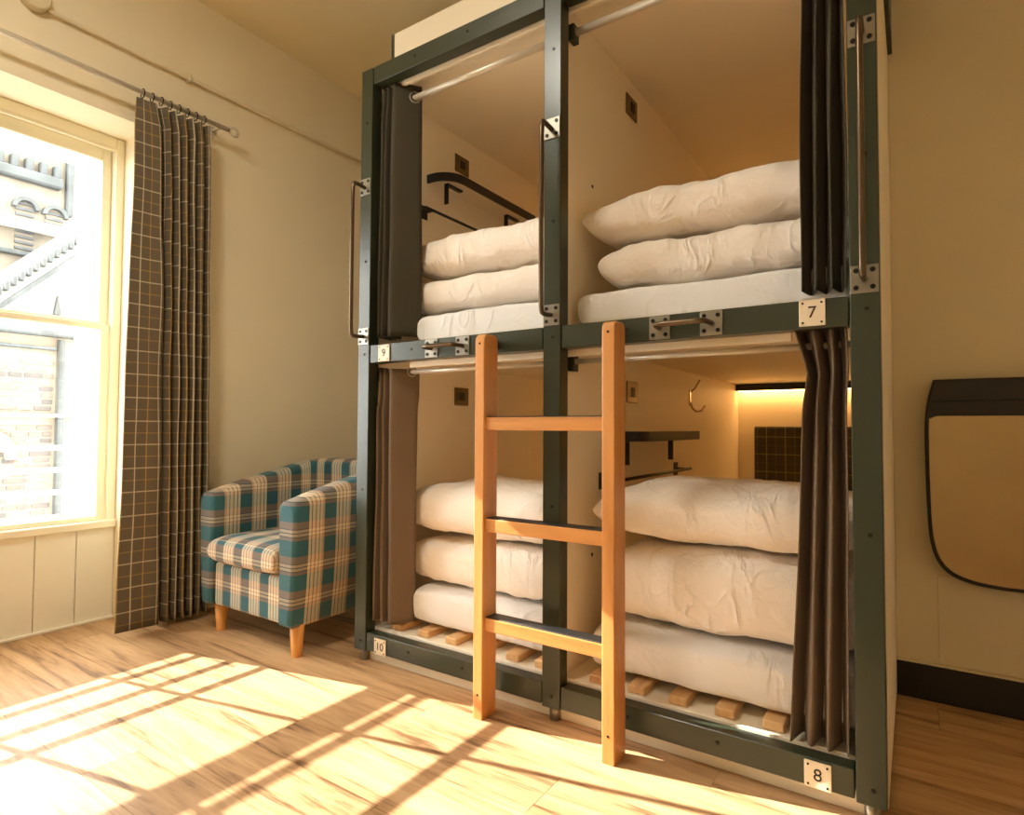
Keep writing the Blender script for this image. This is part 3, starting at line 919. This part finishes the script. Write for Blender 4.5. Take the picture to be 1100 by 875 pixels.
pillow('white pillow on top of the bedding in lower left pod behind ladder', 0.090, 0.805, 0.443, 0.648, 23)
pillow('white pillow on top of the bedding in lower right pod under light', 0.900, 1.615, 0.508, 0.692, 24)

# ------------------------------------------------------------------ pod curtains
def podcurtain(lab, keys, mat, seed, eye):
    xs = [p[0] for _, k in keys for p in k]
    e = empty('pod_curtain', ((min(xs) + max(xs)) / 2, 0.08, keys[-1][0]), lab, 'curtain', 'curtains at the pod openings')
    hanging('drape', keys, mat, e, 44, 5, 0.003, 0.005, seed)
    for (x, yv, z, r, dx) in eye:
        MB().tube([(x + 0.003 + 0.70 * r * math.cos(k * math.pi / 8), yv - 0.003 + 0.71 * r * math.cos(k * math.pi / 8), z + r * math.sin(k * math.pi / 8)) for k in range(16)], 0.0035, 6, closed=True).build('eyelet', M['zinc'], e)
def zig(x0, dxs, yf, yb, start=0):
    pts = []; x = x0
    for k, d in enumerate(dxs):
        pts.append((x, yf if (k + start) % 2 == 0 else yb)); x += d
    return pts
podcurtain('shade-darkened taupe eyelet curtain gathered at left of upper pod 9',
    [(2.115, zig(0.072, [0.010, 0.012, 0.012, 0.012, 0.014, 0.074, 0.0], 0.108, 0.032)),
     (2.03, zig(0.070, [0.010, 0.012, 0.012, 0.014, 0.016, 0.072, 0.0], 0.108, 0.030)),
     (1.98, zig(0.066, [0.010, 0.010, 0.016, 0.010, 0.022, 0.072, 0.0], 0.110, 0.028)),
     (1.178, zig(0.064, [0.009, 0.012, 0.012, 0.016, 0.016, 0.082, 0.0], 0.110, 0.022))], M['drape_shaded'], 1, [(0.188, 0.090, 2.070, 0.020, 0)])
podcurtain('taupe eyelet curtain gathered at left of lower pod 10',
    [(1.060, zig(0.072, [0.010, 0.012, 0.012, 0.012, 0.014, 0.074, 0.0], 0.108, 0.032)),
     (0.96, zig(0.070, [0.012, 0.012, 0.012, 0.012, 0.016, 0.072, 0.0], 0.108, 0.032)),
     (0.91, zig(0.066, [0.010, 0.010, 0.018, 0.010, 0.024, 0.062, 0.0], 0.108, 0.026)),
     (0.148, zig(0.064, [0.012, 0.018, 0.020, 0.020, 0.022, 0.048, 0.0], 0.100, 0.020))], M['drape'], 2, [(0.188, 0.090, 1.050, 0.016, 0)])
podcurtain('shade-darkened olive taupe eyelet curtain gathered at right of upper pod 7',
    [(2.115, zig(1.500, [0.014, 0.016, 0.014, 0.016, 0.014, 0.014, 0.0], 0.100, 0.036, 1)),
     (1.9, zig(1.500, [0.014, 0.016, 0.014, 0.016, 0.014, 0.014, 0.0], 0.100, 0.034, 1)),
     (1.175, zig(1.494, [0.015, 0.017, 0.015, 0.017, 0.015, 0.015, 0.0], 0.096, 0.028, 1))], M['drape_shaded'], 3, [])
podcurtain('taupe eyelet curtain gathered at right of lower pod 8',
    [(1.090, zig(1.478, [0.010, 0.032, 0.012, 0.026, 0.010, 0.018, 0.0], 0.100, 0.034, 1)),
     (0.985, zig(1.506, [0.010, 0.018, 0.012, 0.016, 0.012, 0.016, 0.0], 0.100, 0.034, 1)),
     (0.90, zig(1.494, [0.016, 0.016, 0.012, 0.018, 0.012, 0.018, 0.0], 0.098, 0.030, 1)),
     (0.121, zig(1.464, [0.018, 0.022, 0.018, 0.022, 0.018, 0.020, 0.0], 0.094, 0.026, 1))], M['drape'], 4, [])

# ------------------------------------------------------------------ wall unit on the right
wu = empty('wall_unit', (1.99, 0.78, 0.37), 'black framed wall unit with brushed metal front on the right wall', 'wall unit')
CXU = 1.995
half = [(-0.233, 1.005), (-0.246, 0.955), (-0.256, 0.868), (-0.256, 0.70), (-0.252, 0.56), (-0.245, 0.492), (-0.228, 0.440), (-0.195, 0.405), (-0.14, 0.386), (-0.07, 0.379)]
def scaled(hf, k, top):
    L_ = [(CXU + x + k * (1 if x < -0.1 else x / -0.1), max(z, z + k) if z < 0.45 else z) for x, z in hf]
    L_ = [(x, min(z, top)) for x, z in L_]
    return L_ + [(2 * CXU - x, z) for x, z in L_[::-1]]
half = half[:1] + catmull(half[1:], 4)
MB().prism(scaled(half, 0.0, 1.005), 'Y', 0.752, 0.8065, 0.004, 2).build('casing', M['blackp'], wu)
inner = [(-0.240, 0.885), (-0.2455, 0.868), (-0.2455, 0.70), (-0.242, 0.562), (-0.235, 0.498), (-0.219, 0.449), (-0.188, 0.416), (-0.137, 0.3975), (-0.07, 0.3905)]
inner = catmull([(-0.225, 0.892)] + inner, 4)
pl = [(CXU + x, z) for x, z in inner]
MB().prism(pl + [(2 * CXU - x, z) for x, z in pl[::-1]], 'Y', 0.748, 0.754, 0.002, 2).build('front_panel', M['mirror'], wu)
lid = MB().prism([(CXU - 0.231, 1.000), (CXU - 0.241, 0.955), (CXU - 0.243, 0.938), (CXU + 0.243, 0.938), (CXU + 0.241, 0.955), (CXU + 0.231, 1.000)], 'Y', 0.744, 0.753, 0.002).build('lid', M['blackp'], wu)
MB().box(CXU - 0.10, CXU - 0.06, 0.7435, 0.7455, 0.938, 0.944).build('finger_notch', M['ink'], lid)

# ------------------------------------------------------------------ fill lamp added on the ceiling, out of view, to brighten the room
lp = empty('fill_lamp', (0.25, -1.35, ZC - 0.09), 'round fill lamp with opal diffuser added on the ceiling out of view', 'lamp')
MB().tube([(0.25, -1.35, ZC), (0.25, -1.35, ZC - 0.05)], 0.24, 40).build('fill_lamp_body', M['trim'], lp)
MB().tube([(0.25, -1.35, ZC - 0.05), (0.25, -1.35, ZC - 0.075), (0.25, -1.35, ZC - 0.09)], [0.23, 0.22, 0.17], 40).build('diffuser', emitter('fill_lamp_diffuser', (1.0, 0.95, 0.82, 1), 22.0), lp)
